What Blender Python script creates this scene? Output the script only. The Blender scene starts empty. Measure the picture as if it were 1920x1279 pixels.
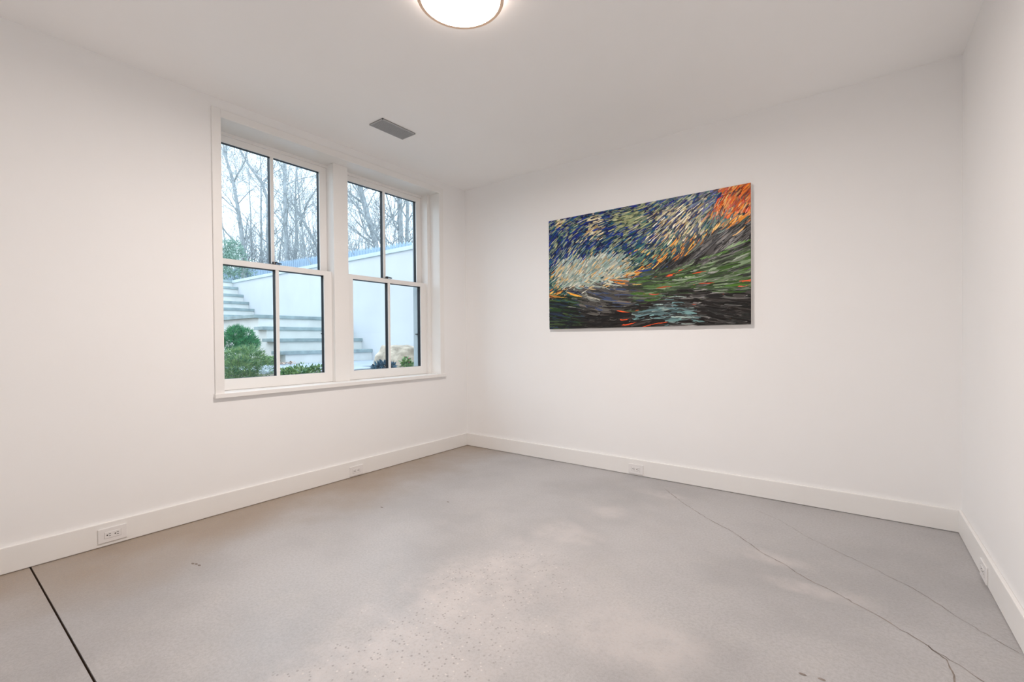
import bpy, bmesh, math, random
from mathutils import Vector, Matrix, noise

sc = bpy.context.scene
COL = sc.collection
rnd = random.Random(7)

# ------------------------------------------------------------------ camera
F, YAW, PITCH, ROLL = 854.05, 0.64371, -0.010822, -0.008131
CAM = Vector((3.1804, -3.4557, 1.0756))
cs, sn = math.cos(YAW), math.sin(YAW)
fw = Vector((-sn * math.cos(PITCH), cs * math.cos(PITCH), math.sin(PITCH)))
rt = Vector((cs, sn, 0)); up = rt.cross(fw)
r2 = math.cos(ROLL) * rt + math.sin(ROLL) * up
u2 = -math.sin(ROLL) * rt + math.cos(ROLL) * up
cd = bpy.data.cameras.new('camera')
cam = bpy.data.objects.new('camera', cd); COL.objects.link(cam)
M = Matrix((r2, u2, -fw)).transposed().to_4x4(); M.translation = CAM
cam.matrix_world = M
cd.sensor_width = 36; cd.lens = F / 1920 * 36; cd.shift_y = 7.15 / 1920
cd.clip_start = 0.02; cd.clip_end = 300
sc.camera = cam

# ------------------------------------------------------------------ world, exposure
sc.view_settings.view_transform = 'Standard'
sc.view_settings.look = 'None'
sc.view_settings.gamma = 1.0
sc.view_settings.use_curve_mapping = False
sc.view_settings.exposure = 0.0
LAMP_POWER = 171.0
LAMP_COLOR = (1.0, 0.90, 0.835)
SKY = 2.85
w = bpy.data.worlds.new('overcast_sky'); sc.world = w; w.use_nodes = True
bg = w.node_tree.nodes['Background']
bg.inputs[0].default_value = (0.77, 0.89, 1.0, 1); bg.inputs[1].default_value = SKY
sc.cycles.max_bounces = 14; sc.cycles.diffuse_bounces = 10
sc.cycles.transparent_max_bounces = 12
sc.cycles.caustics_reflective = False; sc.cycles.caustics_refractive = False
sc.cycles.sample_clamp_indirect = 20.0

# ------------------------------------------------------------------ materials
def mat(name, col, rough=0.5, spec=0.5, metal=0.0, nscale=0, namp=0.0, bump=0.0, bscale=40, coat=0.0):
    m = bpy.data.materials.new(name); m.use_nodes = True
    nt = m.node_tree; b = nt.nodes['Principled BSDF']
    b.inputs['Base Color'].default_value = (*col, 1)
    b.inputs['Roughness'].default_value = rough
    b.inputs['Specular IOR Level'].default_value = spec
    b.inputs['Metallic'].default_value = metal
    b.inputs['Coat Weight'].default_value = coat
    tc = nt.nodes.new('ShaderNodeTexCoord')
    if nscale:
        n = nt.nodes.new('ShaderNodeTexNoise'); n.inputs['Scale'].default_value = nscale
        n.inputs['Detail'].default_value = 6
        nt.links.new(tc.outputs['Object'], n.inputs['Vector'])
        r = nt.nodes.new('ShaderNodeMapRange')
        r.inputs[1].default_value = 0.3; r.inputs[2].default_value = 0.7
        r.inputs[3].default_value = 1 - namp; r.inputs[4].default_value = 1 + namp
        nt.links.new(n.outputs[0], r.inputs[0])
        v = nt.nodes.new('ShaderNodeVectorMath'); v.operation = 'SCALE'
        v.inputs[0].default_value = col
        nt.links.new(r.outputs[0], v.inputs['Scale']); nt.links.new(v.outputs[0], b.inputs['Base Color'])
    if bump:
        n = nt.nodes.new('ShaderNodeTexNoise'); n.inputs['Scale'].default_value = bscale
        n.inputs['Detail'].default_value = 4
        nt.links.new(tc.outputs['Object'], n.inputs['Vector'])
        bp = nt.nodes.new('ShaderNodeBump'); bp.inputs['Strength'].default_value = bump
        bp.inputs['Distance'].default_value = 0.01
        nt.links.new(n.outputs[0], bp.inputs['Height']); nt.links.new(bp.outputs[0], b.inputs['Normal'])
    return m

MW = mat('wall_paint', (0.875, 0.873, 0.872), 0.6, 0.3, nscale=3, namp=0.006, bump=0.03, bscale=300)
MC = mat('ceiling_paint', (0.92, 0.915, 0.91), 0.75, 0.2, nscale=3, namp=0.006, bump=0.03, bscale=300)
MT = mat('trim_paint', (0.84, 0.83, 0.815), 0.38, 0.45, nscale=8, namp=0.006)
MPL = mat('outlet_plastic', (0.80, 0.785, 0.78), 0.3, 0.5, nscale=30, namp=0.01)
MSLOT = mat('slot_dark', (0.03, 0.025, 0.02), 0.6)
MDARK = mat('window_dark_metal', (0.004, 0.009, 0.017), 0.5, 0.2, nscale=12, namp=0.1)
MBLACK = mat('lock_black', (0.01, 0.01, 0.012), 0.35)
MBRASS = mat('brushed_brass', (0.88, 0.66, 0.50), 0.55, 0.4, metal=0.1, nscale=60, namp=0.05)
MVENT = mat('vent_grey_metal', (0.43, 0.43, 0.43), 0.45, 0.4, nscale=50, namp=0.02)
MVENTB = mat('vent_back', (0.035, 0.035, 0.035), 0.8)
MEXT = mat('exterior_render', (0.60, 0.615, 0.64), 0.85, 0.2, nscale=1.2, namp=0.05, bump=0.1, bscale=60)
MRISER = mat('riser_render', (0.74, 0.75, 0.73), 0.85, 0.2, nscale=4, namp=0.06)
MSTONE = mat('bluestone', (0.31, 0.385, 0.40), 0.7, 0.3, nscale=6, namp=0.22, bump=0.1, bscale=40)
MCAP = mat('cap_stone', (0.56, 0.64, 0.68), 0.7, 0.3, nscale=5, namp=0.1)
MPAVE = mat('paving_stone', (0.40, 0.46, 0.53), 0.75, 0.3, nscale=5, namp=0.1)
MFENCE = mat('blue_grey_fence', (0.33, 0.45, 0.60), 0.8, 0.2, nscale=5, namp=0.12)
MSOIL = mat('soil', (0.22, 0.19, 0.16), 0.95, 0.1, nscale=12, namp=0.5, bump=0.4, bscale=30)
MLAWN = mat('winter_ground', (0.24, 0.23, 0.18), 0.95, 0.1, nscale=2, namp=0.4)
MBARK = mat('pale_bark', (0.36, 0.395, 0.42), 0.9, 0.1, nscale=9, namp=0.25)
MBARK2 = mat('grey_bark', (0.27, 0.30, 0.32), 0.9, 0.1, nscale=9, namp=0.25)
MCABLE = mat('cable', (0.5, 0.54, 0.58), 0.8)
MGLOWN = None

def leafmat(name, c1, c2, rough=0.6):
    m = mat(name, c1, rough, 0.3); nt = m.node_tree; b = nt.nodes['Principled BSDF']
    tc = nt.nodes.new('ShaderNodeTexCoord'); n = nt.nodes.new('ShaderNodeTexNoise')
    n.inputs['Scale'].default_value = 22; n.inputs['Detail'].default_value = 3
    nt.links.new(tc.outputs['Object'], n.inputs['Vector'])
    r = nt.nodes.new('ShaderNodeValToRGB')
    r.color_ramp.elements[0].position = 0.35; r.color_ramp.elements[0].color = (*c1, 1)
    r.color_ramp.elements[1].position = 0.65; r.color_ramp.elements[1].color = (*c2, 1)
    nt.links.new(n.outputs[0], r.inputs[0]); nt.links.new(r.outputs[0], b.inputs['Base Color'])
    return m
MPINE = leafmat('pine_needles', (0.035, 0.16, 0.09), (0.10, 0.36, 0.14))
MBOX = leafmat('soft_green_foliage', (0.06, 0.20, 0.13), (0.38, 0.54, 0.24))
MLAUREL = leafmat('glossy_leaves', (0.08, 0.24, 0.12), (0.40, 0.55, 0.25), 0.35)
MBLUEL = leafmat('blue_leaves', (0.03, 0.09, 0.16), (0.18, 0.32, 0.42), 0.4)
MHOLLY = leafmat('evergreen_leaves', (0.16, 0.30, 0.24), (0.40, 0.55, 0.48))
MDRY = leafmat('dry_leaves', (0.32, 0.18, 0.12), (0.62, 0.50, 0.42))
MPINK = mat('pink_bloom', (0.55, 0.18, 0.25), 0.6)

# glass: a thin pane, transparent with a fresnel reflection
MG = bpy.data.materials.new('window_glass'); MG.use_nodes = True
nt = MG.node_tree; nt.nodes.clear()
o = nt.nodes.new('ShaderNodeOutputMaterial'); mx = nt.nodes.new('ShaderNodeMixShader')
tr = nt.nodes.new('ShaderNodeBsdfTransparent'); gl = nt.nodes.new('ShaderNodeBsdfGlossy')
fr = nt.nodes.new('ShaderNodeFresnel'); fr.inputs[0].default_value = 1.35
tr.inputs[0].default_value = (0.93, 0.975, 0.99, 1); gl.inputs['Roughness'].default_value = 0.02
nt.links.new(fr.outputs[0], mx.inputs[0]); nt.links.new(tr.outputs[0], mx.inputs[1])
nt.links.new(gl.outputs[0], mx.inputs[2]); nt.links.new(mx.outputs[0], o.inputs[0])

# lamp diffuser
ML = bpy.data.materials.new('lit_opal_diffuser'); ML.use_nodes = True
b = ML.node_tree.nodes['Principled BSDF']
b.inputs['Base Color'].default_value = (0.9, 0.88, 0.85, 1)
b.inputs['Emission Color'].default_value = (*LAMP_COLOR, 1)
b.inputs['Emission Strength'].default_value = LAMP_POWER
MLS = bpy.data.materials.new('lit_opal_side'); MLS.use_nodes = True
b = MLS.node_tree.nodes['Principled BSDF']
b.inputs['Base Color'].default_value = (0.9, 0.88, 0.85, 1)
b.inputs['Emission Color'].default_value = (*LAMP_COLOR, 1)
b.inputs['Emission Strength'].default_value = 7.0

# polished concrete
MF = bpy.data.materials.new('polished_concrete'); MF.use_nodes = True
nt = MF.node_tree; N = nt.nodes; Lk = nt.links; b = N['Principled BSDF']
tc = N.new('ShaderNodeTexCoord')
def noi(scale, detail=5, rough=0.55, vec=None, dist=0.0):
    n = N.new('ShaderNodeTexNoise'); n.inputs['Scale'].default_value = scale
    n.inputs['Detail'].default_value = detail; n.inputs['Roughness'].default_value = rough
    n.inputs['Distortion'].default_value = dist
    Lk.new(vec or tc.outputs['Object'], n.inputs['Vector']); return n.outputs[0]
def mth(op, a, b_=None, c=None):
    n = N.new('ShaderNodeMath'); n.operation = op
    for i, x in enumerate((a, b_, c)):
        if x is None: continue
        if isinstance(x, (int, float)): n.inputs[i].default_value = x
        else: Lk.new(x, n.inputs[i])
    return n.outputs[0]
def mr(v, a, b_, c=0.0, d=1.0, smooth=True):
    n = N.new('ShaderNodeMapRange')
    if smooth: n.interpolation_type = 'SMOOTHSTEP'
    Lk.new(v, n.inputs[0])
    for i, x in zip((1, 2, 3, 4), (a, b_, c, d)): n.inputs[i].default_value = x
    return n.outputs[0]
def mix(f, a, b_):
    n = N.new('ShaderNodeMix'); n.data_type = 'RGBA'
    if isinstance(f, float): n.inputs[0].default_value = f
    else: Lk.new(f, n.inputs[0])
    for i, x in ((6, a), (7, b_)):
        if isinstance(x, tuple): n.inputs[i].default_value = (*x, 1)
        else: Lk.new(x, n.inputs[i])
    return n.outputs[2]
sx = N.new('ShaderNodeSeparateXYZ'); Lk.new(tc.outputs['Object'], sx.inputs[0])
X, Y = sx.outputs[0], sx.outputs[1]
big = noi(1.1, 6, 0.6); med = noi(5, 6, 0.65); fine = noi(90, 3, 0.7); vfine = noi(260, 2, 0.7)
FL_A = (0.345, 0.337, 0.342); FL_B = (0.435, 0.425, 0.430)
base = mix(mr(big, 0.35, 0.65), FL_A, FL_B)
base = mix(mth('MULTIPLY', mr(med, 0.45, 0.75), 0.35), base, (0.50, 0.48, 0.46))
# cement darker and browner along the left wall: irregular stain, plus missing window light painted in
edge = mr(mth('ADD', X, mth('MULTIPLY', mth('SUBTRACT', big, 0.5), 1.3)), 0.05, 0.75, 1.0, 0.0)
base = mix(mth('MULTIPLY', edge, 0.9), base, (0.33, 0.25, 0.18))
# worn, exposed aggregate zone
xb = mth('ADD', 1.66, mth('MULTIPLY', mth('MAXIMUM', mth('ADD', Y, 1.5), 0.0), 0.35))
wob = mth('MULTIPLY', mth('SUBTRACT', noi(2.6, 6, 0.65), 0.5), 0.9)
dx = mth('ADD', mth('SUBTRACT', X, xb), wob)
zone = mth('MULTIPLY', mr(dx, -0.10, 0.12), mr(dx, 0.10, 1.0, 1.0, 0.0))
zone = mth('MULTIPLY', zone, mr(Y, -1.75, -1.25, 1.0, 0.12))
def blob(cx, cy, rx, ry):
    a = mth('DIVIDE', mth('SUBTRACT', X, cx), rx); c_ = mth('DIVIDE', mth('SUBTRACT', Y, cy), ry)
    d = mth('ADD', mth('SQRT', mth('ADD', mth('MULTIPLY', a, a), mth('MULTIPLY', c_, c_))), mth('MULTIPLY', wob, 2.2))
    return mr(d, 0.35, 1.15, 1.0, 0.0)
pts_ = blob(1.93, -1.27, 0.24, 0.17)
for q in ((1.96, -0.86, 0.17, 0.14), (2.86, -0.93, 0.20, 0.09), (3.0, -1.15, 0.25, 0.07), (2.15, -0.34, 0.22, 0.10), (2.55, -1.9, 0.35, 0.22)):
    pts_ = mth('MAXIMUM', pts_, blob(*q))
zone2 = mth('MULTIPLY', mth('MAXIMUM', zone, mth('MULTIPLY', pts_, 0.8)), mr(noi(9, 5, 0.7), 0.30, 0.62, 0.25, 1.0))
base = mix(mth('MULTIPLY', zone2, mr(fine, 0.35, 0.6, 0.35, 0.85)), base, (0.62, 0.575, 0.56))
vo = N.new('ShaderNodeTexVoronoi'); vo.inputs['Scale'].default_value = 85
Lk.new(tc.outputs['Object'], vo.inputs['Vector'])
vc = N.new('ShaderNodeSeparateColor'); Lk.new(vo.outputs['Color'], vc.inputs[0])
dots = mth('MULTIPLY', mr(vo.outputs['Distance'], 0.22, 0.42, 1.0, 0.0), mth('GREATER_THAN', vc.outputs[0], 0.72))
dots = mth('MULTIPLY', dots, mr(zone, 0.2, 0.7))
base = mix(mth('MULTIPLY', dots, 0.6), base, mix(mth('GREATER_THAN', vc.outputs[1], 0.75), (0.16, 0.14, 0.13), (0.75, 0.70, 0.66)))
base = mix(mth('MULTIPLY', mr(fine, 0.35, 0.7), 0.36), base, (0.24, 0.22, 0.215))
base = mix(mth('MULTIPLY', mr(vfine, 0.5, 0.75), 0.25), base, (0.62, 0.59, 0.57))
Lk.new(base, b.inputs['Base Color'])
Lk.new(mr(med, 0.3, 0.7, 0.33, 0.43), b.inputs['Roughness'])
b.inputs['Specular IOR Level'].default_value = 0.75
bp = N.new('ShaderNodeBump'); bp.inputs['Strength'].default_value = 0.12; bp.inputs['Distance'].default_value = 0.004
Lk.new(fine, bp.inputs['Height']); Lk.new(bp.outputs[0], b.inputs['Normal'])
MCRACK = mat('crack_dark', (0.25, 0.215, 0.19), 0.9, 0.1, nscale=14, namp=0.45)
MSEAM = mat('seam_dark', (0.05, 0.03, 0.02), 0.95, 0.05)

# painted strokes
MPAINT = bpy.data.materials.new('glossy_oil_paint'); MPAINT.use_nodes = True
nt = MPAINT.node_tree; b = nt.nodes['Principled BSDF']
at = nt.nodes.new('ShaderNodeAttribute'); at.attribute_name = 'pigment'
nt.links.new(at.outputs['Color'], b.inputs['Base Color'])
b.inputs['Roughness'].default_value = 0.32; b.inputs['Specular IOR Level'].default_value = 0.4
MCANV = mat('white_canvas_edge', (0.78, 0.76, 0.73), 0.8)

# ------------------------------------------------------------------ helpers
class MB:
    def __init__(s): s.v = []; s.f = []; s.m = []
    def box(s, x0, x1, y0, y1, z0, z1, mi=0):
        n = len(s.v)
        s.v += [(x, y, z) for z in (z0, z1) for y in (y0, y1) for x in (x0, x1)]
        for q in ((0, 2, 3, 1), (4, 5, 7, 6), (0, 1, 5, 4), (2, 6, 7, 3), (0, 4, 6, 2), (1, 3, 7, 5)):
            s.f.append([n + i for i in q]); s.m.append(mi)
    def quad(s, pts, mi=0):
        n = len(s.v); s.v += [tuple(p) for p in pts]; s.f.append(list(range(n, n + len(pts)))); s.m.append(mi)
    def tube(s, pts, rad, k=6, mi=0, cap=True):
        pts = [Vector(p) for p in pts]; n0 = len(s.v)
        ref = Vector((0, 0, 1))
        for i, p in enumerate(pts):
            d = (pts[min(i + 1, len(pts) - 1)] - pts[max(i - 1, 0)]).normalized()
            a = d.cross(ref if abs(d.z) < 0.95 else Vector((1, 0, 0))).normalized(); c = d.cross(a)
            for j in range(k):
                t = 2 * math.pi * j / k
                s.v.append(tuple(p + rad[i] * (math.cos(t) * a + math.sin(t) * c)))
        for i in range(len(pts) - 1):
            for j in range(k):
                s.f.append([n0 + i * k + j, n0 + i * k + (j + 1) % k, n0 + (i + 1) * k + (j + 1) % k, n0 + (i + 1) * k + j]); s.m.append(mi)
        if cap:
            s.f.append([n0 + j for j in range(k)][::-1]); s.m.append(mi)
            s.f.append([n0 + (len(pts) - 1) * k + j for j in range(k)]); s.m.append(mi)
    def lathe(s, prof, c, k=48, mi=0):
        n0 = len(s.v)
        for r, z in prof:
            for j in range(k):
                t = 2 * math.pi * j / k
                s.v.append((c[0] + r * math.cos(t), c[1] + r * math.sin(t), c[2] + z))
        for i in range(len(prof) - 1):
            for j in range(k):
                s.f.append([n0 + i * k + j, n0 + i * k + (j + 1) % k, n0 + (i + 1) * k + (j + 1) % k, n0 + (i + 1) * k + j]); s.m.append(mi)
    def build(s, name, mats, parent=None, loc=None, bevel=0, smooth=False):
        me = bpy.data.meshes.new(name)
        off = Vector(loc) if loc else Vector((0, 0, 0))
        if parent is not None and loc is None: off = parent.get('_o') and Vector(parent['_o']) or Vector((0, 0, 0))
        me.from_pydata([tuple(Vector(v) - off) for v in s.v], [], s.f)
        if not isinstance(mats, (list, tuple)): mats = [mats]
        for m in mats: me.materials.append(m)
        me.polygons.foreach_set('material_index', s.m)
        if smooth: me.polygons.foreach_set('use_smooth', [True] * len(s.f))
        me.update()
        o = bpy.data.objects.new(name, me); COL.objects.link(o)
        if loc: o.location = off
        if parent is not None: o.parent = parent
        if bevel:
            md = o.modifiers.new('bevel', 'BEVEL'); md.width = bevel; md.segments = 2; md.limit_method = 'ANGLE'
        return o

def thing(name, label, cat, loc=(0, 0, 0), group=None):
    o = bpy.data.objects.new(name, None); COL.objects.link(o); o.location = loc
    o.empty_display_size = 0.1
    if label: o['label'] = label; o['category'] = cat
    if group: o['group'] = group
    return o
def tag(o, label, cat, group=None, kind=None):
    o['label'] = label; o['category'] = cat
    if group: o['group'] = group
    if kind: o['kind'] = kind
    return o
def struct(o): o['kind'] = 'structure'; return o
def part(mb, name, mats, parent, bevel=0, smooth=False, sub=None):
    """part of a thing; coordinates of mb are world, the parent chain holds only translations"""
    off = Vector((0, 0, 0)); p = sub or parent
    q = p
    while q is not None: off += q.location; q = q.parent
    mb.v = [tuple(Vector(v) - off) for v in mb.v]
    o = mb.build(name, mats, None, None, bevel, smooth); o.parent = p
    return o

# ------------------------------------------------------------------ room shell
W, H, YB, WT = 3.653, 2.6, -4.0, 0.32
OY0, OY1, OZ0, OZ1 = -2.25, -0.375, 0.755, 2.485       # clear opening of the window recess
HY0, HY1, HZ0, HZ1 = -2.285, -0.355, 0.726, 2.505      # rough opening in the wall
m = MB()
m.box(-WT, 0, YB - 0.15, HY0, 0, H); m.box(-WT, 0, HY1, 0.15, 0, H)
m.box(-WT, 0, HY0, HY1, 0, HZ0); m.box(-WT, 0, HY0, HY1, HZ1, H)
struct(m.build('wall_left', MW))
m = MB(); m.box(0, W, 0, 0.15, 0, H); struct(m.build('wall_back', MW))
m = MB(); m.box(W, W + 0.15, YB - 0.15, 0.15, 0, H); struct(m.build('wall_right', MW))
m = MB(); m.box(0, W, YB - 0.15, YB, 0, H); struct(m.build('wall_front', MW))
m = MB(); m.box(-WT, W + 0.15, YB - 0.15, 0.15, H, H + 0.15); struct(m.build('ceiling', MC))

# floor: two slabs with a saw-cut joint, hairline cracks follow the surface
def crack(m, pts, w, amp, seed, mi=1, z=0.0006):
    rr = random.Random(seed); P = []
    for i in range(len(pts) - 1):
        a, b_ = Vector(pts[i]), Vector(pts[i + 1]); n = max(2, int((b_ - a).length / 0.018))
        for k in range(n):
            t = k / n; p = a.lerp(b_, t)
            P.append(p + Vector((rr.uniform(-amp, amp), rr.uniform(-amp, amp))))
    P.append(Vector(pts[-1]))
    L = []
    for i, p in enumerate(P):
        d = (P[min(i + 1, len(P) - 1)] - P[max(0, i - 1)]).normalized(); nn = Vector((-d.y, d.x))
        ww = w * rr.uniform(0.35, 1.2)
        L.append((p + nn * ww / 2, p - nn * ww / 2))
    for i in range(len(L) - 1):
        q = [L[i][1], L[i + 1][1], L[i + 1][0], L[i][0]]
        m.quad([(p.x, p.y, z) for p in q], mi)
m = MB()
for (a_, b_) in ((0.629, -2.622), (0.655, -2.618), (0.61, -2.63), (1.02, -1.30), (0.74, -1.62), (3.05, -1.75), (3.10, -1.74)):
    m.quad([(a_ + 0.012 * math.cos(t), b_ + 0.006 * math.sin(t), 0.0006) for t in (0, 1, 2, 3.1, 4, 5.2)], 1)
m.box(-0.02, W + 0.02, -3.1045, 0.02, -0.12, 0); m.box(-0.02, W + 0.02, YB - 0.02, -3.1115, -0.12, 0)
m.box(-0.02, W + 0.02, -3.1115, -3.1045, -0.12, -0.008, 2)
main = [(2.104, -0.211), (2.178, -0.296), (2.283, -0.41), (2.417, -0.54), (2.531, -0.634), (2.63, -0.701), (2.713, -0.787), (2.817, -0.899), (2.903, -0.954), (2.985, -1.032), (3.048, -1.079), (3.107, -1.107), (3.179, -1.164), (3.276, -1.234), (3.334, -1.29), (3.374, -1.323), (3.411, -1.364), (3.435, -1.386), (3.469, -1.415), (3.499, -1.452), (3.56, -1.50), (3.63, -1.53)]
crack(m, main, 0.0042, 0.0035, 1)
crack(m, [(3.385, -1.335), (3.41, -1.373), (3.427, -1.392), (3.432, -1.456), (3.437, -1.60)], 0.0045, 0.003, 2)
crack(m, [(2.70, -0.284), (2.841, -0.388), (2.97, -0.541), (3.092, -0.647), (3.199, -0.724), (3.295, -0.808), (3.38, -0.883), (3.446, -0.969), (3.504, -1.058), (3.563, -1.131), (3.628, -1.202)], 0.0022, 0.004, 3)
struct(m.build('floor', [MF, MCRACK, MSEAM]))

# baseboards
BH, BT = 0.126, 0.015
def baseboard(name, x0, x1, y0, y1):
    m = MB(); m.box(x0, x1, y0, y1, 0.0015, BH); struct(m.build(name, MT, bevel=0.004))
baseboard('baseboard_left', 0, BT, YB + BT, -BT)
baseboard('baseboard_back', 0, W, -BT, 0)
baseboard('baseboard_right', W - BT, W, YB + BT, -BT)
baseboard('baseboard_front', 0, W, YB, YB + BT)

# window recess: casing, lining and mullion (trim_1), stool (trim_2)
m = MB(); c = 0.012; cw = 0.052
m.box(0, c, OY0 - cw, OY0, OZ0 - 0.002, OZ1 + cw); m.box(0, c, OY1, OY1 + cw, OZ0 - 0.002, OZ1 + cw)
m.box(0, c, OY0, OY1, OZ1, OZ1 + cw)
struct(m.build('trim_1', MT, bevel=0.002))
m = MB()
m.box(-0.115, 0.0, HY0 + 0.001, OY0, OZ0, OZ1); m.box(-0.115, 0.0, OY1, HY1 - 0.001, OZ0, OZ1)
m.box(-0.32, 0.0, HY0 + 0.001, HY1 - 0.001, OZ1, HZ1 - 0.001)
m.box(-0.32, -0.1155, -0.4005, HY1 - 0.001, OZ0, OZ1); m.box(-0.32, -0.1155, HY0 + 0.001, -2.2745, OZ0, OZ1)
m.box(-0.262, -0.115, -1.396, -1.296, OZ0, OZ1); m.box(-0.115, -0.105, -1.41, -1.282, OZ0, OZ1)
struct(m.build('trim_2', MT, bevel=0.002))
m = MB(); m.box(-0.262, 0.0, HY0 + 0.001, HY1 - 0.001, HZ0 + 0.001, OZ0)
m.box(0.0, 0.028, -2.308, -0.317, HZ0, OZ0)
struct(m.build('trim_3', MT, bevel=0.003))

def window(name, y0, y1, label):
    t = thing(name, label, 'window', (-0.19, (y0 + y1) / 2, 0.756)); t['kind'] = 'structure'
    e = 0.012
    m = MB()                                                   # white frame, inside
    m.box(-0.21, -0.116, y0 - e, y0, 0.7555, 2.4845); m.box(-0.21, -0.116, y1, y1 + e, 0.7555, 2.4845)
    m.box(-0.262, -0.193, y0, y1, 2.463, 2.4845)
    part(m, 'window_frame', MT, t)
    m = MB()                                                   # dark outer tracks
    m.box(-0.262, -0.2102, y0 - e, y0, 0.756, 2.463); m.box(-0.262, -0.2102, y1, y1 + e, 0.756, 2.463)
    o = part(m, 'outer_track', MDARK, t); o['label'] = 'dark outer sash track'
    m = MB()                                                   # pale outer casing
    m.box(-0.322, -0.263, y0 - e + 0.001, y0 + 0.004, 0.72, 2.48)
    if name == 'window_2': m.box(-0.322, -0.263, y1 - 0.004, y1 + e - 0.001, 0.72, 2.48)
    m.box(-0.32, -0.263, y0, y1, 2.466, 2.484); m.box(-0.34, -0.262, y0, y1, 0.72, 0.75)
    o = part(m, 'outer_casing', MCAP, t); o['label'] = 'pale grey outer casing'
    def sash(nm, xf, xb, z0, z1, st, rb, rtp, lockz):
        xm = xf - 0.009; yc = (y0 + y1) / 2; mw = 0.0115
        ya, yb = y0 + 0.001, y1 - 0.001
        m = MB()
        for a, b_, mi in ((xf, xm, 0), (xm, xb, 1)):
            xa, xc = sorted((a, b_))
            m.box(xa, xc, ya, ya + st, z0, z1, mi); m.box(xa, xc, yb - st, yb, z0, z1, mi)
            m.box(xa, xc, ya + st, yb - st, z0, z0 + rb, mi); m.box(xa, xc, ya + st, yb - st, z1 - rtp, z1, mi)
        s = part(m, nm, [MT, MDARK], t)
        m = MB()
        m.box(xm, xf - 0.003, yc - mw, yc + mw, z0 + rb, z1 - rtp, 0)
        m.box(xb - 0.004, xm, yc - mw, yc + mw, z0 + rb, z1 - rtp, 1)
        part(m, 'muntin', [MT, MDARK], t, sub=s)
        for k, (g0, g1) in enumerate(((ya + st, yc - mw), (yc + mw, yb - st))):
            m = MB(); m.quad([(xm, g0, z0 + rb), (xm, g1, z0 + rb), (xm, g1, z1 - rtp), (xm, g0, z1 - rtp)])
            part(m, 'pane', MG, t, sub=s)
        if lockz:
            m = MB(); yl = yc - 0.012
            m.box(xb + 0.003, xf - 0.003, yl - 0.034, yl + 0.034, z1, z1 + 0.005)
            m.tube([(xm, yl - 0.008, z1 + 0.004), (xm, yl - 0.008, z1 + 0.020)], [0.014, 0.012], 12)
            m.tube([(xm, yl - 0.008, z1 + 0.018), (xm + 0.006, yl + 0.016, z1 + 0.014), (xm + 0.010, yl + 0.042, z1 + 0.009)], [0.0065, 0.005, 0.004], 8)
            o = part(m, 'sash_lock', MBLACK, t, sub=s); o['label'] = 'black sash lock'
        return s
    sash('upper_sash', -0.205, -0.247, 1.597, 2.4625, 0.058, 0.034, 0.043, False)
    lo = sash('lower_sash', -0.145, -0.189, 0.7565, 1.630, 0.064, 0.074, 0.037, True)
    m = MB(); m.box(-0.285, -0.262, y1 - 0.016, y1 - 0.004, 1.135, 1.143)
    o = part(m, 'screen_clip', MBLACK, t)
    return t
window('window_1', -2.262, -1.41, 'left white double-hung window looking out on the planting bed and stone steps')
window('window_2', -1.282, -0.413, 'right white double-hung window looking out on the garden wall and boulder')

# ------------------------------------------------------------------ ceiling lamp and vent
LC = (1.824, -1.998)
lamp = thing('ceiling_lamp', 'round flush ceiling lamp, lit, with thin brass rim', 'lamp', (LC[0], LC[1], H))
m = MB(); m.lathe([(0.0005, 0), (0.168, 0), (0.168, -0.010), (0.0005, -0.010)], (LC[0], LC[1], H), 64)
part(m, 'canopy', MBRASS, lamp, smooth=False)
m = MB(); m.lathe([(0.166, -0.010), (0.172, -0.012), (0.173, -0.046)], (LC[0], LC[1], H), 64)
part(m, 'side_glow', MLS, lamp, smooth=True)
m = MB(); m.lathe([(0.1755, -0.0475), (0.15, -0.0482), (0.10, -0.0486), (0.05, -0.049), (0.0005, -0.049)], (LC[0], LC[1], H), 64)
part(m, 'diffuser', ML, lamp, smooth=True)
m = MB(); m.lathe([(0.1765, -0.038), (0.1850, -0.038), (0.1870, -0.041), (0.1870, -0.055), (0.1855, -0.057), (0.1715, -0.057), (0.1700, -0.055), (0.1700, -0.0490), (0.1765, -0.038)], (LC[0], LC[1], H), 64)
part(m, 'rim', MBRASS, lamp)

vx0, vx1, vy0, vy1 = 0.459, 0.604, -1.476, -1.184
vent = thing('ceiling_vent', 'small grey rectangular louvred air vent in the ceiling near the window', 'vent', ((vx0 + vx1) / 2, (vy0 + vy1) / 2, H))
m = MB(); m.box(vx0, vx1, vy0, vy1, H - 0.0025, H - 0.0005); part(m, 'back_plate', MVENTB, vent)
m = MB(); f = 0.006
m.box(vx0, vx1, vy0, vy0 + f, H - 0.009, H - 0.0005); m.box(vx0, vx1, vy1 - f, vy1, H - 0.009, H - 0.0005)
m.box(vx0, vx0 + f, vy0, vy1, H - 0.009, H - 0.0005); m.box(vx1 - f, vx1, vy0, vy1, H - 0.009, H - 0.0005)
part(m, 'frame', MVENT, vent)
n = 13; pitch = (vx1 - vx0 - 2 * f) / n
m = MB(); x = vx0 + f + pitch * 0.5; m.box(x - 0.0026, x + 0.0026, vy0 + f, vy1 - f, H - 0.008, H - 0.002)
proto = part(m, 'louvre', MVENT, vent)
for i in range(1, n):
    c_ = proto.copy(); COL.objects.link(c_); c_.parent = vent; c_.location = (pitch * i, 0, 0)

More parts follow.
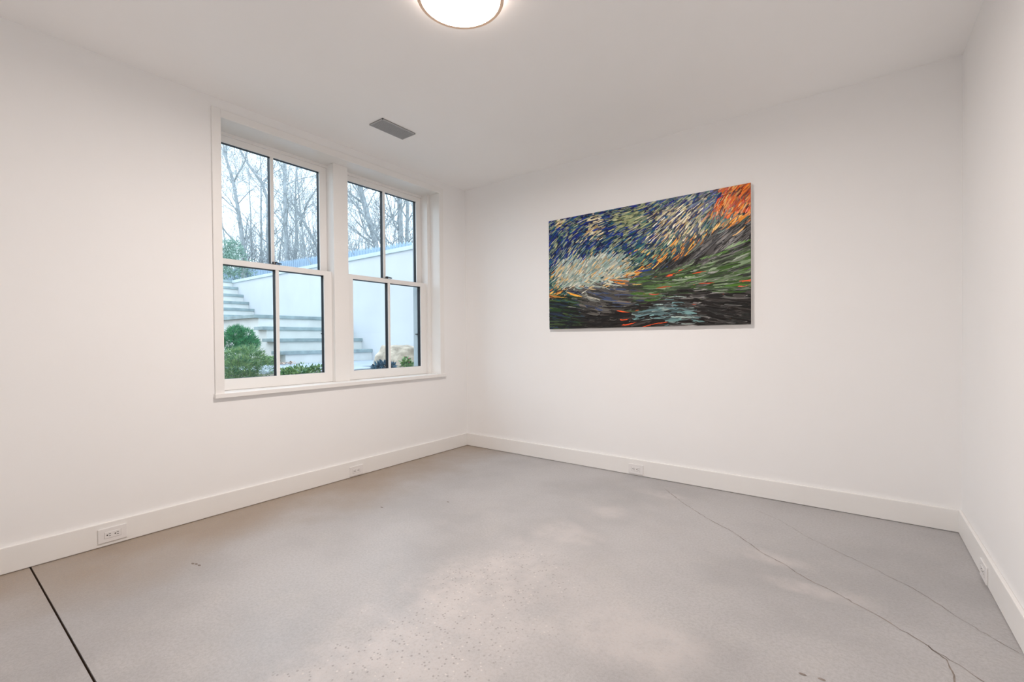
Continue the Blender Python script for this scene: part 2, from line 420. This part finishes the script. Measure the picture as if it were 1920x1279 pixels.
# ------------------------------------------------------------------ outlets in the baseboards
def make_outlet(label):
    """built facing +X at the origin, long side along Y"""
    t = thing('electrical_outlet', label, 'outlet', (0, 0, 0), 'outlets set in the baseboards')
    m = MB(); m.box(0, 0.0065, -0.060, 0.060, -0.0375, 0.0375); m.build('cover_plate', MPL, None, None, 0.002).parent = t
    m = MB(); m.box(0.006, 0.008, -0.0335, 0.0335, -0.0165, 0.0165)
    r = m.build('receptacle', MPL, None, None, 0.0008); r.parent = t
    for s in (-1, 1):
        m = MB(); yc = s * 0.0165
        m.box(0.0079, 0.0084, yc - 0.001, yc + 0.0080, 0.0042, 0.0065); m.box(0.0079, 0.0084, yc, yc + 0.0078, -0.0065, -0.0042)
        m.lathe([(0.0001, 0), (0.0033, 0)], (0, 0, 0), 12)
        # stand the ground hole up on the face
        k = len(m.v) - 24
        for i in range(k, len(m.v)): a = m.v[i]; m.v[i] = (0.0084, yc - 0.0065 + a[0], a[1])
        o = m.build('socket_slots', MSLOT); o.parent = r
    m = MB(); m.box(0.0062, 0.0067, -0.0345, -0.0335, -0.0175, 0.0175); m.box(0.0062, 0.0067, 0.0335, 0.0345, -0.0175, 0.0175)
    m.box(0.0062, 0.0067, -0.0345, 0.0345, -0.0175, -0.0165); o = m.build('receptacle_gap', MSLOT2); o.parent = t
    return t
MSLOT2 = mat('gap_shadow_line', (0.35, 0.33, 0.32), 0.8)
def copy_tree(o, parent=None):
    c = o.copy(); COL.objects.link(c); c.parent = parent
    for ch in list(o.children): copy_tree(ch, c)
    return c
out = make_outlet('white electrical outlet in the left baseboard, nearest the camera')
for i, (x, y, z, rz, lab) in enumerate([
        (BT, -2.804, 0.0595, 0, None),
        (BT, -1.315, 0.0480, 0, 'white electrical outlet in the left baseboard below the window'),
        (1.809, -BT, 0.0510, -math.pi / 2, 'white electrical outlet in the back baseboard below the painting'),
        (W - BT, -0.640, 0.0480, math.pi, 'white electrical outlet in the right baseboard, seen edge-on')]):
    t = out if i == 0 else copy_tree(out)
    t.location = (x, y, z); t.rotation_euler = (0, 0, rz)
    if lab: t['label'] = lab

# ------------------------------------------------------------------ painting: an abstract in the same colours
PX0, PX1, PZ0, PZ1 = 1.030, 2.628, 1.167, 2.118
PD = 0.034
pw, ph = PX1 - PX0, PZ1 - PZ0
pt = thing('painting', 'unframed abstract oil painting in dark blue, orange and green on the back wall', 'painting', ((PX0 + PX1) / 2, -0.0, PZ0))
m = MB(); m.box(PX0, PX1, -PD, -0.004, PZ0, PZ1); part(m, 'canvas', MCANV, pt, bevel=0.001)
def rgb(r, g, b_):
    f = lambda c: ((c / 255 + 0.055) / 1.055) ** 2.4 if c > 10 else c / 255 / 12.92
    return (f(r), f(g), f(b_))
PAL = {
 'blue': [(8, 25, 95), (18, 50, 150), (8, 16, 60), (22, 85, 125), (20, 40, 130), (140, 155, 140), (5, 12, 30), (20, 60, 150)],
 'teal': [(20, 75, 80), (25, 95, 105), (90, 130, 115), (150, 165, 130), (12, 45, 60), (10, 35, 80), (180, 180, 140)],
 'cream': [(225, 215, 180), (205, 195, 150), (235, 225, 205), (20, 40, 90), (15, 30, 60), (200, 170, 110), (120, 130, 110)],
 'pale': [(190, 200, 190), (170, 185, 170), (205, 205, 190), (150, 175, 175), (215, 190, 140), (130, 155, 150), (225, 170, 90)],
 'orange': [(240, 110, 15), (225, 85, 10), (200, 70, 15), (245, 140, 40), (90, 30, 10), (215, 160, 90), (40, 20, 15)],
 'gold': [(245, 165, 60), (235, 145, 40), (250, 190, 100), (190, 110, 40), (25, 60, 70), (60, 90, 80)],
 'char': [(25, 22, 22), (45, 42, 42), (15, 12, 12), (80, 78, 78), (35, 40, 48), (20, 25, 30)],
 'green': [(55, 75, 45), (70, 110, 40), (45, 60, 40), (95, 120, 85), (60, 95, 35), (40, 45, 38), (140, 160, 130)],
 'grey': [(85, 82, 78), (70, 68, 66), (105, 100, 94), (60, 75, 110), (50, 48, 46), (115, 118, 112)],
 'black': [(8, 6, 6), (14, 10, 9), (20, 16, 14), (35, 30, 28), (10, 14, 10), (60, 56, 54)],
 'dkgreen': [(14, 26, 16), (25, 50, 20), (10, 14, 24), (8, 8, 8), (30, 45, 70), (60, 80, 40)],
 'sage': [(170, 175, 125), (150, 160, 120), (190, 190, 150), (110, 130, 105), (60, 80, 70), (130, 145, 110)],
 'slate': [(30, 60, 140), (20, 45, 95), (55, 70, 85), (40, 48, 55), (25, 70, 160), (30, 34, 40)],
 'sky': [(120, 160, 160), (90, 120, 125), (160, 180, 175), (60, 75, 75), (35, 33, 33)],
}
def sstep(a, b_, x):
    t = max(0, min(1, (x - a) / (b_ - a))); return t * t * (3 - 2 * t)
def region(u, v, r):
    n = noise.noise(Vector((u * 5, v * 4, 3.1))) * 0.09 + r.gauss(0, 0.028)
    n2 = noise.noise(Vector((u * 4, v * 5, 9.4))) * 0.09 + r.gauss(0, 0.028)
    band = 0.33 + 0.54 * max(0, u - 0.25) + 0.025 * math.sin(u * 9)
    vv = v + n; uu = u + n2
    if ((uu - 1.0) / 0.17) ** 2 + ((vv - 1.0) / 0.22) ** 2 < 1: return 'orange'
    if ((uu - 0.25) / 0.22) ** 2 + ((vv - 0.50) / 0.17) ** 2 < 1: return 'pale'
    if vv > band + 0.035:
        e = ((uu - 0.70) / 0.13) ** 2 + ((vv - 0.80) / 0.13) ** 2
        if e < 1: return 'cream' if r.random() < 0.8 else 'blue'
        if ((uu - 0.48) / 0.07) ** 2 + ((vv - 0.88) / 0.10) ** 2 < 1: return 'sage'
        if vv < band + 0.21: return 'teal' if r.random() < 0.78 else r.choice(['gold', 'sage'])
        if vv > 0.82 and u < 0.34 and noise.noise(Vector((u * 9, v * 7, 1.7))) > 0.12: return 'cream'
        return 'blue' if r.random() < 0.70 else r.choice(['teal', 'teal', 'sage'])
    if vv > band - 0.022 and uu > 0.33: return 'gold' if r.random() < 0.85 else 'teal'
    if uu < 0.16: return 'dkgreen' if vv < 0.30 else ('gold' if r.random() < 0.3 else 'teal')
    if uu > 0.64 and vv > 0.16 + 0.40 * u: return 'char'
    if ((uu - 0.62) / 0.13) ** 2 + ((vv - 0.10) / 0.055) ** 2 < 1: return 'sky'
    if vv < (0.27 if uu > 0.66 else 0.19) and (u > 0.35 or vv < 0.12): return 'black'
    if uu < 0.50: return 'grey'
    if vv < 0.20 + 0.36 * u: return 'green'
    return r.choice(['char', 'teal', 'slate', 'slate'])
def pigment(u, v, r):
    k = region(u, v, r)
    c_ = list(r.choice(PAL[k][:6] if r.random() < 0.9 else PAL[k]))
    if k in ('green', 'black', 'grey') and r.random() < 0.012: c_ = [230, 80, 30]
    j = r.uniform(0.85, 1.18)
    return rgb(*[min(255, x * j) for x in c_])
def paint_layer():
    r = random.Random(11); V = []; Fc = []; Cc = []
    yb = -PD - 0.0008
    gx, gz = 80, 48                                    # underpainting
    for i in range(gx):
        for j in range(gz):
            u0, u1, v0, v1 = i / gx, (i + 1) / gx, j / gz, (j + 1) / gz
            n = len(V)
            V += [(PX0 + pw * u0, yb, PZ0 + ph * v0), (PX0 + pw * u1, yb, PZ0 + ph * v0), (PX0 + pw * u1, yb, PZ0 + ph * v1), (PX0 + pw * u0, yb, PZ0 + ph * v1)]
            Fc.append((n, n + 1, n + 2, n + 3)); k = tuple(x * 0.6 for x in pigment((u0 + u1) / 2, (v0 + v1) / 2, r)); Cc.append(k)
    marks = []
    for s in range(7600):
        u, v = r.random(), r.random(); k = region(u, v, r)
        marks.append((0 if k in ('grey', 'green', 'black', 'char', 'dkgreen', 'sky', 'slate') else 1, s, u, v, k))
    marks.sort()
    for _, s, u, v, k in marks:
        broad = _ == 0
        if broad and r.random() < 0.25: continue
        L = (r.uniform(0.06, 0.20) if broad else r.uniform(0.028, 0.075)); wd = (r.uniform(0.010, 0.028) if broad else r.uniform(0.006, 0.0125))
        if broad and r.random() < 0.25: wd *= 0.3
        ang = 0.36 + 1.0 * noise.noise(Vector((u * 2.4, v * 2.0, 0.5))) if not broad else 0.12 + 0.6 * noise.noise(Vector((u * 2, v * 2, 7.7)))
        if k == 'char': ang += 0.5
        if k == 'orange': ang += 0.6
        bend = r.uniform(-0.5, 0.5)
        x, z = PX0 + pw * u, PZ0 + ph * v
        yy = yb - r.uniform(0.0006, 0.0032); tl = r.uniform(-0.10, 0.10)
        c_ = pigment(u, v, r)
        a = ang - bend / 2; px, pz = x - math.cos(ang) * L / 2, z - math.sin(ang) * L / 2
        pts = []
        for q in range(5):
            pts.append((px, pz, a)); px += math.cos(a) * L / 4; pz += math.sin(a) * L / 4; a += bend / 4
        n = len(V); prof = (0.45, 0.95, 1.0, 0.8, 0.25)
        for q, (ax, az, aa) in enumerate(pts):
            for sd in (-1, 1):
                qx = min(PX1 - 0.0005, max(PX0 + 0.0005, ax - math.sin(aa) * wd / 2 * prof[q] * sd))
                qz = min(PZ1 - 0.0005, max(PZ0 + 0.0005, az + math.cos(aa) * wd / 2 * prof[q] * sd))
                V.append((qx, yy + sd * wd * tl, qz))
        for q in range(4):
            Fc.append((n + 2 * q, n + 2 * q + 2, n + 2 * q + 3, n + 2 * q + 1)); Cc.append(c_)
    me = bpy.data.meshes.new('paint_layer')
    off = pt.location
    me.from_pydata([(a - off.x, min(b_, -PD - 0.0006) - off.y, c_ - off.z) for a, b_, c_ in V], [], Fc)
    me.materials.append(MPAINT)
    ca = me.color_attributes.new('pigment', 'FLOAT_COLOR', 'CORNER')
    buf = []
    for c_ in Cc: buf += [*c_, 1.0] * 4
    ca.data.foreach_set('color', buf)
    me.update()
    o = bpy.data.objects.new('paint_layer', me); COL.objects.link(o); o.parent = pt
paint_layer()

# ------------------------------------------------------------------ outside: ground, wall, steps
GZ = 0.70; TZ = 2.56; WY = 1.65
m = MB(); m.box(-9.7, -WT, -8, WY, GZ - 0.3, GZ); struct(tag(m.build('garden_bed', MSOIL), 'dark soil of the planting bed outside the windows', 'ground', kind='structure'))
m = MB(); m.box(-60, -9.7, -20, 60, TZ - 3, TZ); m.box(-9.7, 20, WY + 0.25, 60, TZ - 3, TZ)
struct(tag(m.build('upper_ground', MLAWN), 'higher winter ground behind the garden wall', 'ground', kind='structure'))
rw = thing('retaining_wall', 'long white rendered garden retaining wall with stone cap', 'wall'); rw['kind'] = 'structure'
rw.location = (-5, WY, GZ)
m = MB(); m.box(-9.7, -WT - 0.02, WY, WY + 0.25, GZ - 0.3, 2.60); part(m, 'wall_face', MEXT, rw)
m = MB(); m.box(-9.7, -WT - 0.02, WY - 0.03, WY + 0.30, 2.60, 2.665); part(m, 'stone_cap', MCAP, rw)
rw['label'] = 'long white rendered retaining wall with a stone cap, seen through both windows'
m = MB()
m.box(-3.9, -2.26, -0.95, WY, GZ - 0.05, 0.73); m.box(-2.26, -2.12, -0.80, 0.9, GZ - 0.05, 0.715)
m.box(-2.26, -1.78, -0.10, 0.30, GZ - 0.05, 0.73)
struct(tag(m.build('stone_paving', MPAVE, bevel=0.006), 'pale blue-grey stone paving at the foot of the steps', 'paving', kind='structure'))

st = thing('garden_staircase', 'white garden steps with blue-grey stone treads climbing beside the wall', 'stairs', (-5, 0.8, 0.73))
bodies = MB()
def step(xn, z, x_back, zlow, y0=0.0, th=0.055, ymax=WY - 0.001):
    m = MB(); m.box(x_back, xn, y0, ymax, z - th, z); part(m, 'stone_tread', MSTONE, st, bevel=0.004)
    m = MB(); m.box(x_back + 0.001, xn - 0.03, y0 + 0.075, ymax, zlow, z - th); part(m, 'riser_block', MRISER, st)
low = [(-3.82, 0.93), (-4.12, 1.13), (-4.42, 1.325), (-4.70, 1.53)]
zb = 0.73
for i, (xn, z) in enumerate(low):
    xb_ = low[i + 1][0] - 0.03 if i < 3 else -8.21
    step(xn, z, xb_, zb if i == 0 else 0.73)
upx = [(-8.18, 1.70), (-8.46, 1.88), (-8.74, 2.06), (-9.03, 2.26), (-9.33, 2.47), (-9.62, 2.665)]
for i, (xn, z) in enumerate(upx):
    xb_ = upx[i + 1][0] - 0.03 if i < 5 else -10.6
    step(xn, z, xb_, 1.53 - 0.055 if i else 1.53, 0.0, 0.06)

# picket fence on the upper ground
FY = 4.3
fn = thing('picket_fence', 'blue-grey picket fence running along the ground above the wall', 'fence', (-11, FY, TZ))
m = MB(); m.box(-0.052, 0.052, -0.011, 0.011, 0.0, 0.96)
n = len(m.v); m.v += [(0, -0.011, 1.03), (0, 0.011, 1.03)]
m.f += [[4, 5, n], [6, n + 1, 7], [4, n, n + 1, 6], [5, 7, n + 1, n]]; m.m += [0] * 4
pk = m.build('picket', MFENCE); pk.parent = fn
NP = 98; x0 = 6.2
pk.location = (x0, 0, 0.0)
for i in range(1, NP):
    c_ = pk.copy(); COL.objects.link(c_); c_.parent = fn
    c_.location = (x0 - i * 0.130, 0, max(0.0, i * 0.130 - 0.9) * 0.033 + 0.02 + rnd.uniform(-0.012, 0.012)); c_.rotation_euler = (0, rnd.uniform(-0.008, 0.008), 0)
for z in (0.25, 0.78):
    m = MB(); m.tube([(6.3, 0.03, z), (5.0, 0.03, z), (-6.7, 0.03, z + 0.39)], [0.035] * 3, 4)
    o = m.build('rail', MFENCE); o.parent = fn

# ------------------------------------------------------------------ shrubs, rock and small plants
def stems(c, r, h, k, seed):
    rr = random.Random(seed); m = MB()
    for i in range(k):
        a = rr.uniform(0, 6.28); d = rr.uniform(0.3, 0.75) * r
        m.tube([(c[0], c[1], c[2] - 0.02), (c[0] + math.cos(a) * d * 0.5, c[1] + math.sin(a) * d * 0.5, c[2] + h * 0.35), (c[0] + math.cos(a) * d, c[1] + math.sin(a) * d, c[2] + h * 0.75)], [0.010, 0.007, 0.003], 5)
    return m
def shrub(name, label, cat, c, rx, rz, n, leaf, kind, mt, seed, zc=None, clumps=14):
    t = thing(name, label, cat, c)
    rr = random.Random(seed); m = MB(); zc = rz if zc is None else zc
    cl = [(Vector((0, 0, 0)), 0.8)]
    for i in range(clumps):
        d = Vector((rr.gauss(0, 1), rr.gauss(0, 1), rr.gauss(0, 0.8) + 0.2)).normalized()
        cl.append((d * rr.uniform(0.45, 0.72), rr.uniform(0.28, 0.42)))
    for i in range(n):
        cc, cr = rr.choice(cl)
        d = Vector((rr.gauss(0, 1), rr.gauss(0, 1), rr.gauss(0, 1))).normalized()
        p = cc + d * cr * rr.uniform(0.72, 1.05)
        P0 = Vector((c[0] + p.x * rx, c[1] + p.y * rx, c[2] + zc + p.z * rz))
        if P0.z < c[2] + 0.005: continue
        if kind == 'needle':
            dd = (d + Vector((rr.uniform(-.5, .5), rr.uniform(-.5, .5), rr.uniform(0, .8)))).normalized() * leaf * rr.uniform(0.6, 1.2)
            s = dd.cross(Vector((rr.gauss(0, 1), rr.gauss(0, 1), rr.gauss(0, 1)))).normalized() * leaf * 0.07
            m.quad([P0 - s, P0 + s, P0 + dd])
        else:
            dd = (d + Vector((rr.uniform(-.8, .8), rr.uniform(-.8, .8), rr.uniform(-.2, .9)))).normalized() * leaf * rr.uniform(0.7, 1.2)
            s = dd.cross(Vector((rr.gauss(0, 1), rr.gauss(0, 1), rr.gauss(0, 1)))).normalized() * leaf * 0.24
            m.quad([P0, P0 + dd * 0.45 + s, P0 + dd, P0 + dd * 0.45 - s])
    part(m, 'foliage', mt, t)
    part(stems(c, rx, zc + rz * 0.6, 6, seed), 'stem', MBARK2, t)
    return t
shrub('dwarf_pine', 'dark green rounded dwarf pine in front of the landing side wall', 'shrub', (-4.05, -0.50, GZ), 0.29, 0.23, 6500, 0.055, 'needle', MPINE, 21, zc=0.38)
shrub('green_shrub', 'soft yellow-green mounded shrub at the lower left of the window', 'shrub', (-1.78, -1.46, GZ), 0.36, 0.24, 11000, 0.038, 'needle', MBOX, 22, zc=0.12)
shrub('leafy_shrub', 'low shrub with small glossy leaves just outside the left window', 'shrub', (-0.72, -1.36, GZ), 0.24, 0.125, 2600, 0.032, 'leaf', MLAUREL, 23, zc=0.075)
shrub('blue_leaved_plant', 'small dark blue-green plant in front of the boulder', 'plant', (-0.92, -0.32, GZ), 0.13, 0.10, 420, 0.055, 'leaf', MBLUEL, 24, zc=0.06, clumps=6)
pp = shrub('flowering_plant', 'small green plant with pink blooms right of the boulder', 'plant', (-0.78, -0.12, GZ), 0.10, 0.12, 380, 0.04, 'leaf', MLAUREL, 25, zc=0.08, clumps=6)
rr = random.Random(3)
for i in range(6):
    m = MB(); p = Vector((-0.78 + rr.uniform(-.06, .06), -0.12 + rr.uniform(-.07, .07), GZ + rr.uniform(0.13, 0.21)))
    m.lathe([(0.0005, -0.008), (0.009, -0.004), (0.011, 0.003), (0.0005, 0.008)], p, 8)
    part(m, 'bloom', MPINK, pp)
shrub('ground_plant', 'tiny green plant against the foot of the stair side wall', 'plant', (-3.95, -0.13, GZ + 0.0), 0.10, 0.09, 350, 0.04, 'leaf', MLAUREL, 26, zc=0.07, clumps=5)
m = MB(); rr = random.Random(5)
for i in range(70):
    p = Vector((-3.62 + rr.uniform(-.16, .16), -0.02 + rr.uniform(-.12, .06), 0.735 + abs(rr.gauss(0, 0.02))))
    a = rr.uniform(0, 6.28); d = Vector((math.cos(a), math.sin(a), rr.uniform(-.2, .8))) * 0.035; s = d.cross(Vector((0, 0, 1))) * 0.5
    m.quad([p, p + d * .5 + s, p + d, p + d * .5 - s])
tag(m.build('leaf_litter', MDRY), 'little heap of dry brown leaves at the foot of the steps', 'leaves', kind='stuff')

def rock(name, label, c, s, seed, rot):
    bm = bmesh.new(); bmesh.ops.create_icosphere(bm, subdivisions=5, radius=1)
    R = Matrix.Rotation(rot, 3, 'Z')
    rr = random.Random(seed)
    planes = [(Vector((rr.gauss(0, 1), rr.gauss(0, 1), rr.gauss(0, .7) + .2)).normalized(), rr.uniform(0.72, 0.9)) for _ in range(10)] + [(Vector((0.1, 0, 1)).normalized(), 0.7)]
    for v in bm.verts:
        p = v.co.copy()
        for nrm, d in planes:
            k = p.dot(nrm)
            if k > d: p -= nrm * (k - d) * 0.85
        p *= 1 + 0.07 * noise.fractal(p * 2.5 + Vector((seed, 0, 0)), 1.0, 2.0, 5)
        p = R @ Vector((p.x * s[0], p.y * s[1], p.z * s[2])); v.co = p
    me = bpy.data.meshes.new(name); bm.to_mesh(me); bm.free()
    mt = mat('boulder_stone', (0.48, 0.41, 0.33), 0.9, 0.2, nscale=7, namp=0.4, bump=0.7, bscale=16); me.materials.append(mt)
    o = bpy.data.objects.new(name, me); COL.objects.link(o); o.location = c
    return tag(o, label, 'rock')
rock('boulder', 'large tan boulder at the foot of the white garden wall', (-2.04, 0.80, GZ + 0.06), (0.42, 0.30, 0.335), 9, 0.15)

# ------------------------------------------------------------------ bare trees beyond the fence
def cam_pt(px, py, D):
    """a place D metres out along the view's depth that the photograph shows at this pixel"""
    return CAM + D * (fw + (px - 960) / F * r2 - (py - 646.65) / F * u2)
def grow(m, p, d, L, r, lvl, rr, maxl):
    n = 5 if lvl < 2 else 3
    pts = [p.copy()]; rad = [r]; q = p.copy(); dd = d.copy()
    for i in range(n):
        dd = (dd + Vector((rr.gauss(0, .16), rr.gauss(0, .16), rr.gauss(0, .10) + 0.05))).normalized()
        q = q + dd * L / n; pts.append(q.copy()); rad.append(max(0.0035, r * (1 - 0.75 * (i + 1) / n)))
    m.tube(pts, rad, 5 if r > 0.03 else 3, cap=False)
    if lvl >= maxl: return
    k = rr.randint(3, 5) if lvl < 2 else rr.randint(2, 4)
    for j in range(k):
        t = rr.uniform(0.25, 1.0); i = min(n - 1, int(t * n)); b0 = pts[i].lerp(pts[i + 1], t * n - i)
        ax = (pts[i + 1] - pts[i]).normalized()
        sd = ax.cross(Vector((rr.gauss(0, 1), rr.gauss(0, 1), rr.gauss(0, 1)))).normalized()
        a = rr.uniform(0.45, 1.0)
        nd = (ax * math.cos(a) + sd * math.sin(a) + Vector((0, 0, 0.12))).normalized()
        grow(m, b0, nd, L * rr.uniform(0.5, 0.75), max(0.004, rad[i] * rr.uniform(0.4, 0.62)), lvl + 1, rr, maxl)
def tree_from(name, pts, rad, label, seed, mt, nb=12, bl=1.6, maxl=3, forks=(), group=None, lowf=0.12):
    base = Vector((pts[0].x, pts[0].y, TZ))
    t = thing(name, label, 'tree', base, group)
    rr = random.Random(seed); tm = MB(); bm_ = MB()
    P = [base - Vector((0, 0, 0.05))] + [p for p in pts]
    R = [rad[0] * 1.15] + list(rad)
    # smooth the trunk
    tm.tube(P, R, 8, cap=True)
    seg = [(P[i], P[i + 1], R[i], R[i + 1]) for i in range(len(P) - 1)]
    for fk in forks:
        fp, fr_ = fk
        tm.tube(fp, fr_, 7, cap=True)
        seg += [(fp[i], fp[i + 1], fr_[i], fr_[i + 1]) for i in range(len(fp) - 1)]
    tot = sum((b_ - a).length for a, b_, _, _ in seg)
    for j in range(nb):
        s = rr.uniform(lowf, 1.0) * tot
        for a, b_, ra, rb_ in seg:
            l = (b_ - a).length
            if s <= l or (a, b_, ra, rb_) == seg[-1]:
                q = a.lerp(b_, min(1, s / l)); r_ = ra + (rb_ - ra) * min(1, s / l); ax = (b_ - a).normalized(); break
            s -= l
        sd = ax.cross(Vector((rr.gauss(0, 1), rr.gauss(0, 1), rr.gauss(0, 1)))).normalized()
        an = rr.uniform(0.5, 1.1)
        grow(bm_, q, (ax * math.cos(an) + sd * math.sin(an) + Vector((0, 0, .1))).normalized(), bl * rr.uniform(0.5, 1.15), max(0.008, r_ * rr.uniform(0.25, 0.5)), 0, rr, maxl)
    e = P[-1]
    grow(bm_, e, (P[-1] - P[-2]).normalized(), bl * 1.3, R[-1], 0, rr, maxl)
    for fk in forks: grow(bm_, fk[0][-1], (fk[0][-1] - fk[0][-2]).normalized(), bl, fk[1][-1], 0, rr, maxl)
    part(tm, 'trunk', mt, t, smooth=True); part(bm_, 'branches', mt, t)
    return t
def cp(L, D): return [cam_pt(x, y, D) for x, y in L]
G = 'bare winter trees beyond the fence'
k = 0.5 / F
def rr_(D, *w): return [x * k * D for x in w]
D = 17
tree_from('bare_tree', cp([(457, 480), (452, 430), (446, 390), (441, 362), (437, 340)], D), rr_(D, 9, 8, 7, 6, 5.5), 'forked bare tree leaning left, nearest the left edge of the left window', 31, MBARK, 22,
          1.8, 3, forks=[(cp([(437, 340), (430, 315), (425, 298), (424, 272), (422, 230)], D), rr_(D, 4, 4, 3.5, 3, 2)), (cp([(438, 342), (448, 322), (458, 305), (462, 290), (470, 262)], D), rr_(D, 3.5, 3, 2.6, 2, 1.5))], group=G)
D = 19
tree_from('bare_tree', cp([(503, 480), (502, 430), (503, 400), (501, 372), (492, 345), (478, 325), (464, 306), (452, 285), (440, 250)], D), rr_(D, 6, 6, 6, 5.5, 5, 5, 4, 3.5, 2.5), 'curved bare tree arching left just behind the window bar of the left window', 32, MBARK, 22, 1.9, 3, group=G)
D = 16
tree_from('bare_tree', cp([(539, 490), (536, 440), (535, 400), (534, 350), (534, 300), (533, 220)], D), rr_(D, 8, 7.5, 7, 6.5, 6, 5), 'tall straight bare tree in the right half of the left window', 33, MBARK, 18, 1.8, 3, group=G, lowf=0.25)
D = 20
tree_from('bare_tree', cp([(596, 470), (585, 445), (572, 420), (560, 400), (553, 388), (546, 378), (538, 372)], D), rr_(D, 4, 4.5, 5, 4.5, 4, 3, 2), 'slanting bare tree at the right side of the left window', 34, MBARK, 22, 1.9, 3,
          forks=[(cp([(563, 425), (568, 405), (574, 385), (582, 372), (596, 350)], D), rr_(D, 4, 3.5, 3, 2.5, 2))], group=G)
D = 22
tree_from('bare_tree', cp([(554, 480), (556, 440), (555, 400), (554, 360), (556, 300)], D), rr_(D, 6, 5.5, 4.5, 3, 2), 'slim upright bare tree between the straight and the slanting tree', 35, MBARK, 22, 1.9, 3, group=G)
D = 17
tree_from('bare_tree', cp([(712, 490), (700, 440), (688, 400), (680, 370), (674, 345), (668, 320), (655, 260)], D), rr_(D, 10, 10, 9.5, 9, 8.5, 8, 6), 'thick bare tree leaning left in the right window', 36, MBARK, 22, 1.9, 3, group=G)
D = 14
tree_from('bare_tree', cp([(726, 480), (712, 452), (696, 425), (680, 402), (666, 384), (652, 366), (636, 340)], D), rr_(D, 4.5, 4, 3.6, 3.2, 2.8, 2.4, 2), 'thin dark tree slanting across the right window above the fence', 37, MBARK2, 14, 1.2, 3, group=G)
D = 18
tree_from('bare_tree', cp([(752, 480), (751, 440), (750, 400), (749, 360), (748, 300)], D), rr_(D, 11, 10, 9.5, 9, 8), 'thick upright bare trunk, left one of the close pair in the right window', 38, MBARK, 12, 1.7, 3, group=G)
tree_from('bare_tree', cp([(763, 480), (763, 440), (764, 400), (764, 360), (766, 300)], D + 1), rr_(D, 7.5, 7, 6.5, 6, 5), 'slimmer upright bare trunk, right one of the close pair in the right window', 39, MBARK, 12, 1.7, 3, group=G)
# trees that nothing tells apart, farther back
rr = random.Random(99)
for i, px in enumerate([424, 472, 490, 524, 572, 606, 645, 734, 778]):
    D = rr.uniform(23, 34); w0 = rr.uniform(2.2, 4.2); ln = rr.uniform(-22, 22)
    P = cp([(px, 478), (px + ln * .3, 440), (px + ln * .6 + rr.uniform(-3, 3), 400), (px + ln * .8, 360), (px + ln, 320)], D)
    tree_from('bare_tree', P, rr_(D, w0, w0 * .9, w0 * .8, w0 * .65, w0 * .5), 'slim grey bare tree far back in the woods behind the nearer trees', 200 + i, MBARK, 10, 2.6, 3, group='slim far trees in the woods')
# brushwood: too tangled to count
m = MB(); rr = random.Random(4)
for i in range(900):
    px = rr.uniform(405, 790); D = rr.uniform(13, 24)
    q = cam_pt(px, 500, D); q.z = TZ
    if q.y < FY + 0.4 and q.x > -17.3: q.y = FY + rr.uniform(0.4, 2)
    h = rr.uniform(0.9, 3.4) * (1.0 if px < 640 else 0.75)
    d = Vector((rr.gauss(0, .2), rr.gauss(0, .2), 1)).normalized()
    pts = [q]; 
    for s in range(4): d = (d + Vector((rr.gauss(0, .12), rr.gauss(0, .12), 0))).normalized(); pts.append(pts[-1] + d * h / 4)
    m.tube(pts, [0.012, 0.010, 0.008, 0.006, 0.004], 3, cap=False)
    for b_ in range(5):
        a = pts[rr.randint(1, 4)]; dd = (d + Vector((rr.gauss(0, .6), rr.gauss(0, .6), rr.uniform(0, .6)))).normalized()
        m.tube([a, a + dd * h * 0.15, a + dd * h * 0.28 + Vector((0, 0, .05))], [0.006, 0.005, 0.003], 3, cap=False)
tag(m.build('brushwood', MBARK), 'tangle of thin bare saplings and twigs behind the fence', 'brushwood', kind='stuff')
pe = cam_pt(438, 470, 14)
shrub('evergreen_bush', 'pale green evergreen bush beyond the top of the steps', 'bush', (pe.x, pe.y, TZ), 0.62, 0.95, 5200, 0.055, 'leaf', MHOLLY, 27, zc=0.8)
# overhead cables
for (y1, y2, D, lab) in ((348, 353, 15, 'thin overhead cable crossing the trees, lower one'), (318, 324, 15.5, 'thin overhead cable crossing the trees, upper one')):
    a, b_ = cam_pt(380, y1, D), cam_pt(840, y2, D + 3); m = MB()
    pts = [a.lerp(b_, t / 16) - Vector((0, 0, 0.25 * math.sin(math.pi * t / 16))) for t in range(17)]
    # run on past the view to both sides
    d = (pts[1] - pts[0]).normalized(); pts = [pts[0] - d * 8] + pts + [pts[-1] + d * 8]
    m.tube(pts, [0.009] * len(pts), 5); tag(m.build('overhead_cable', MCABLE), lab, 'cable')
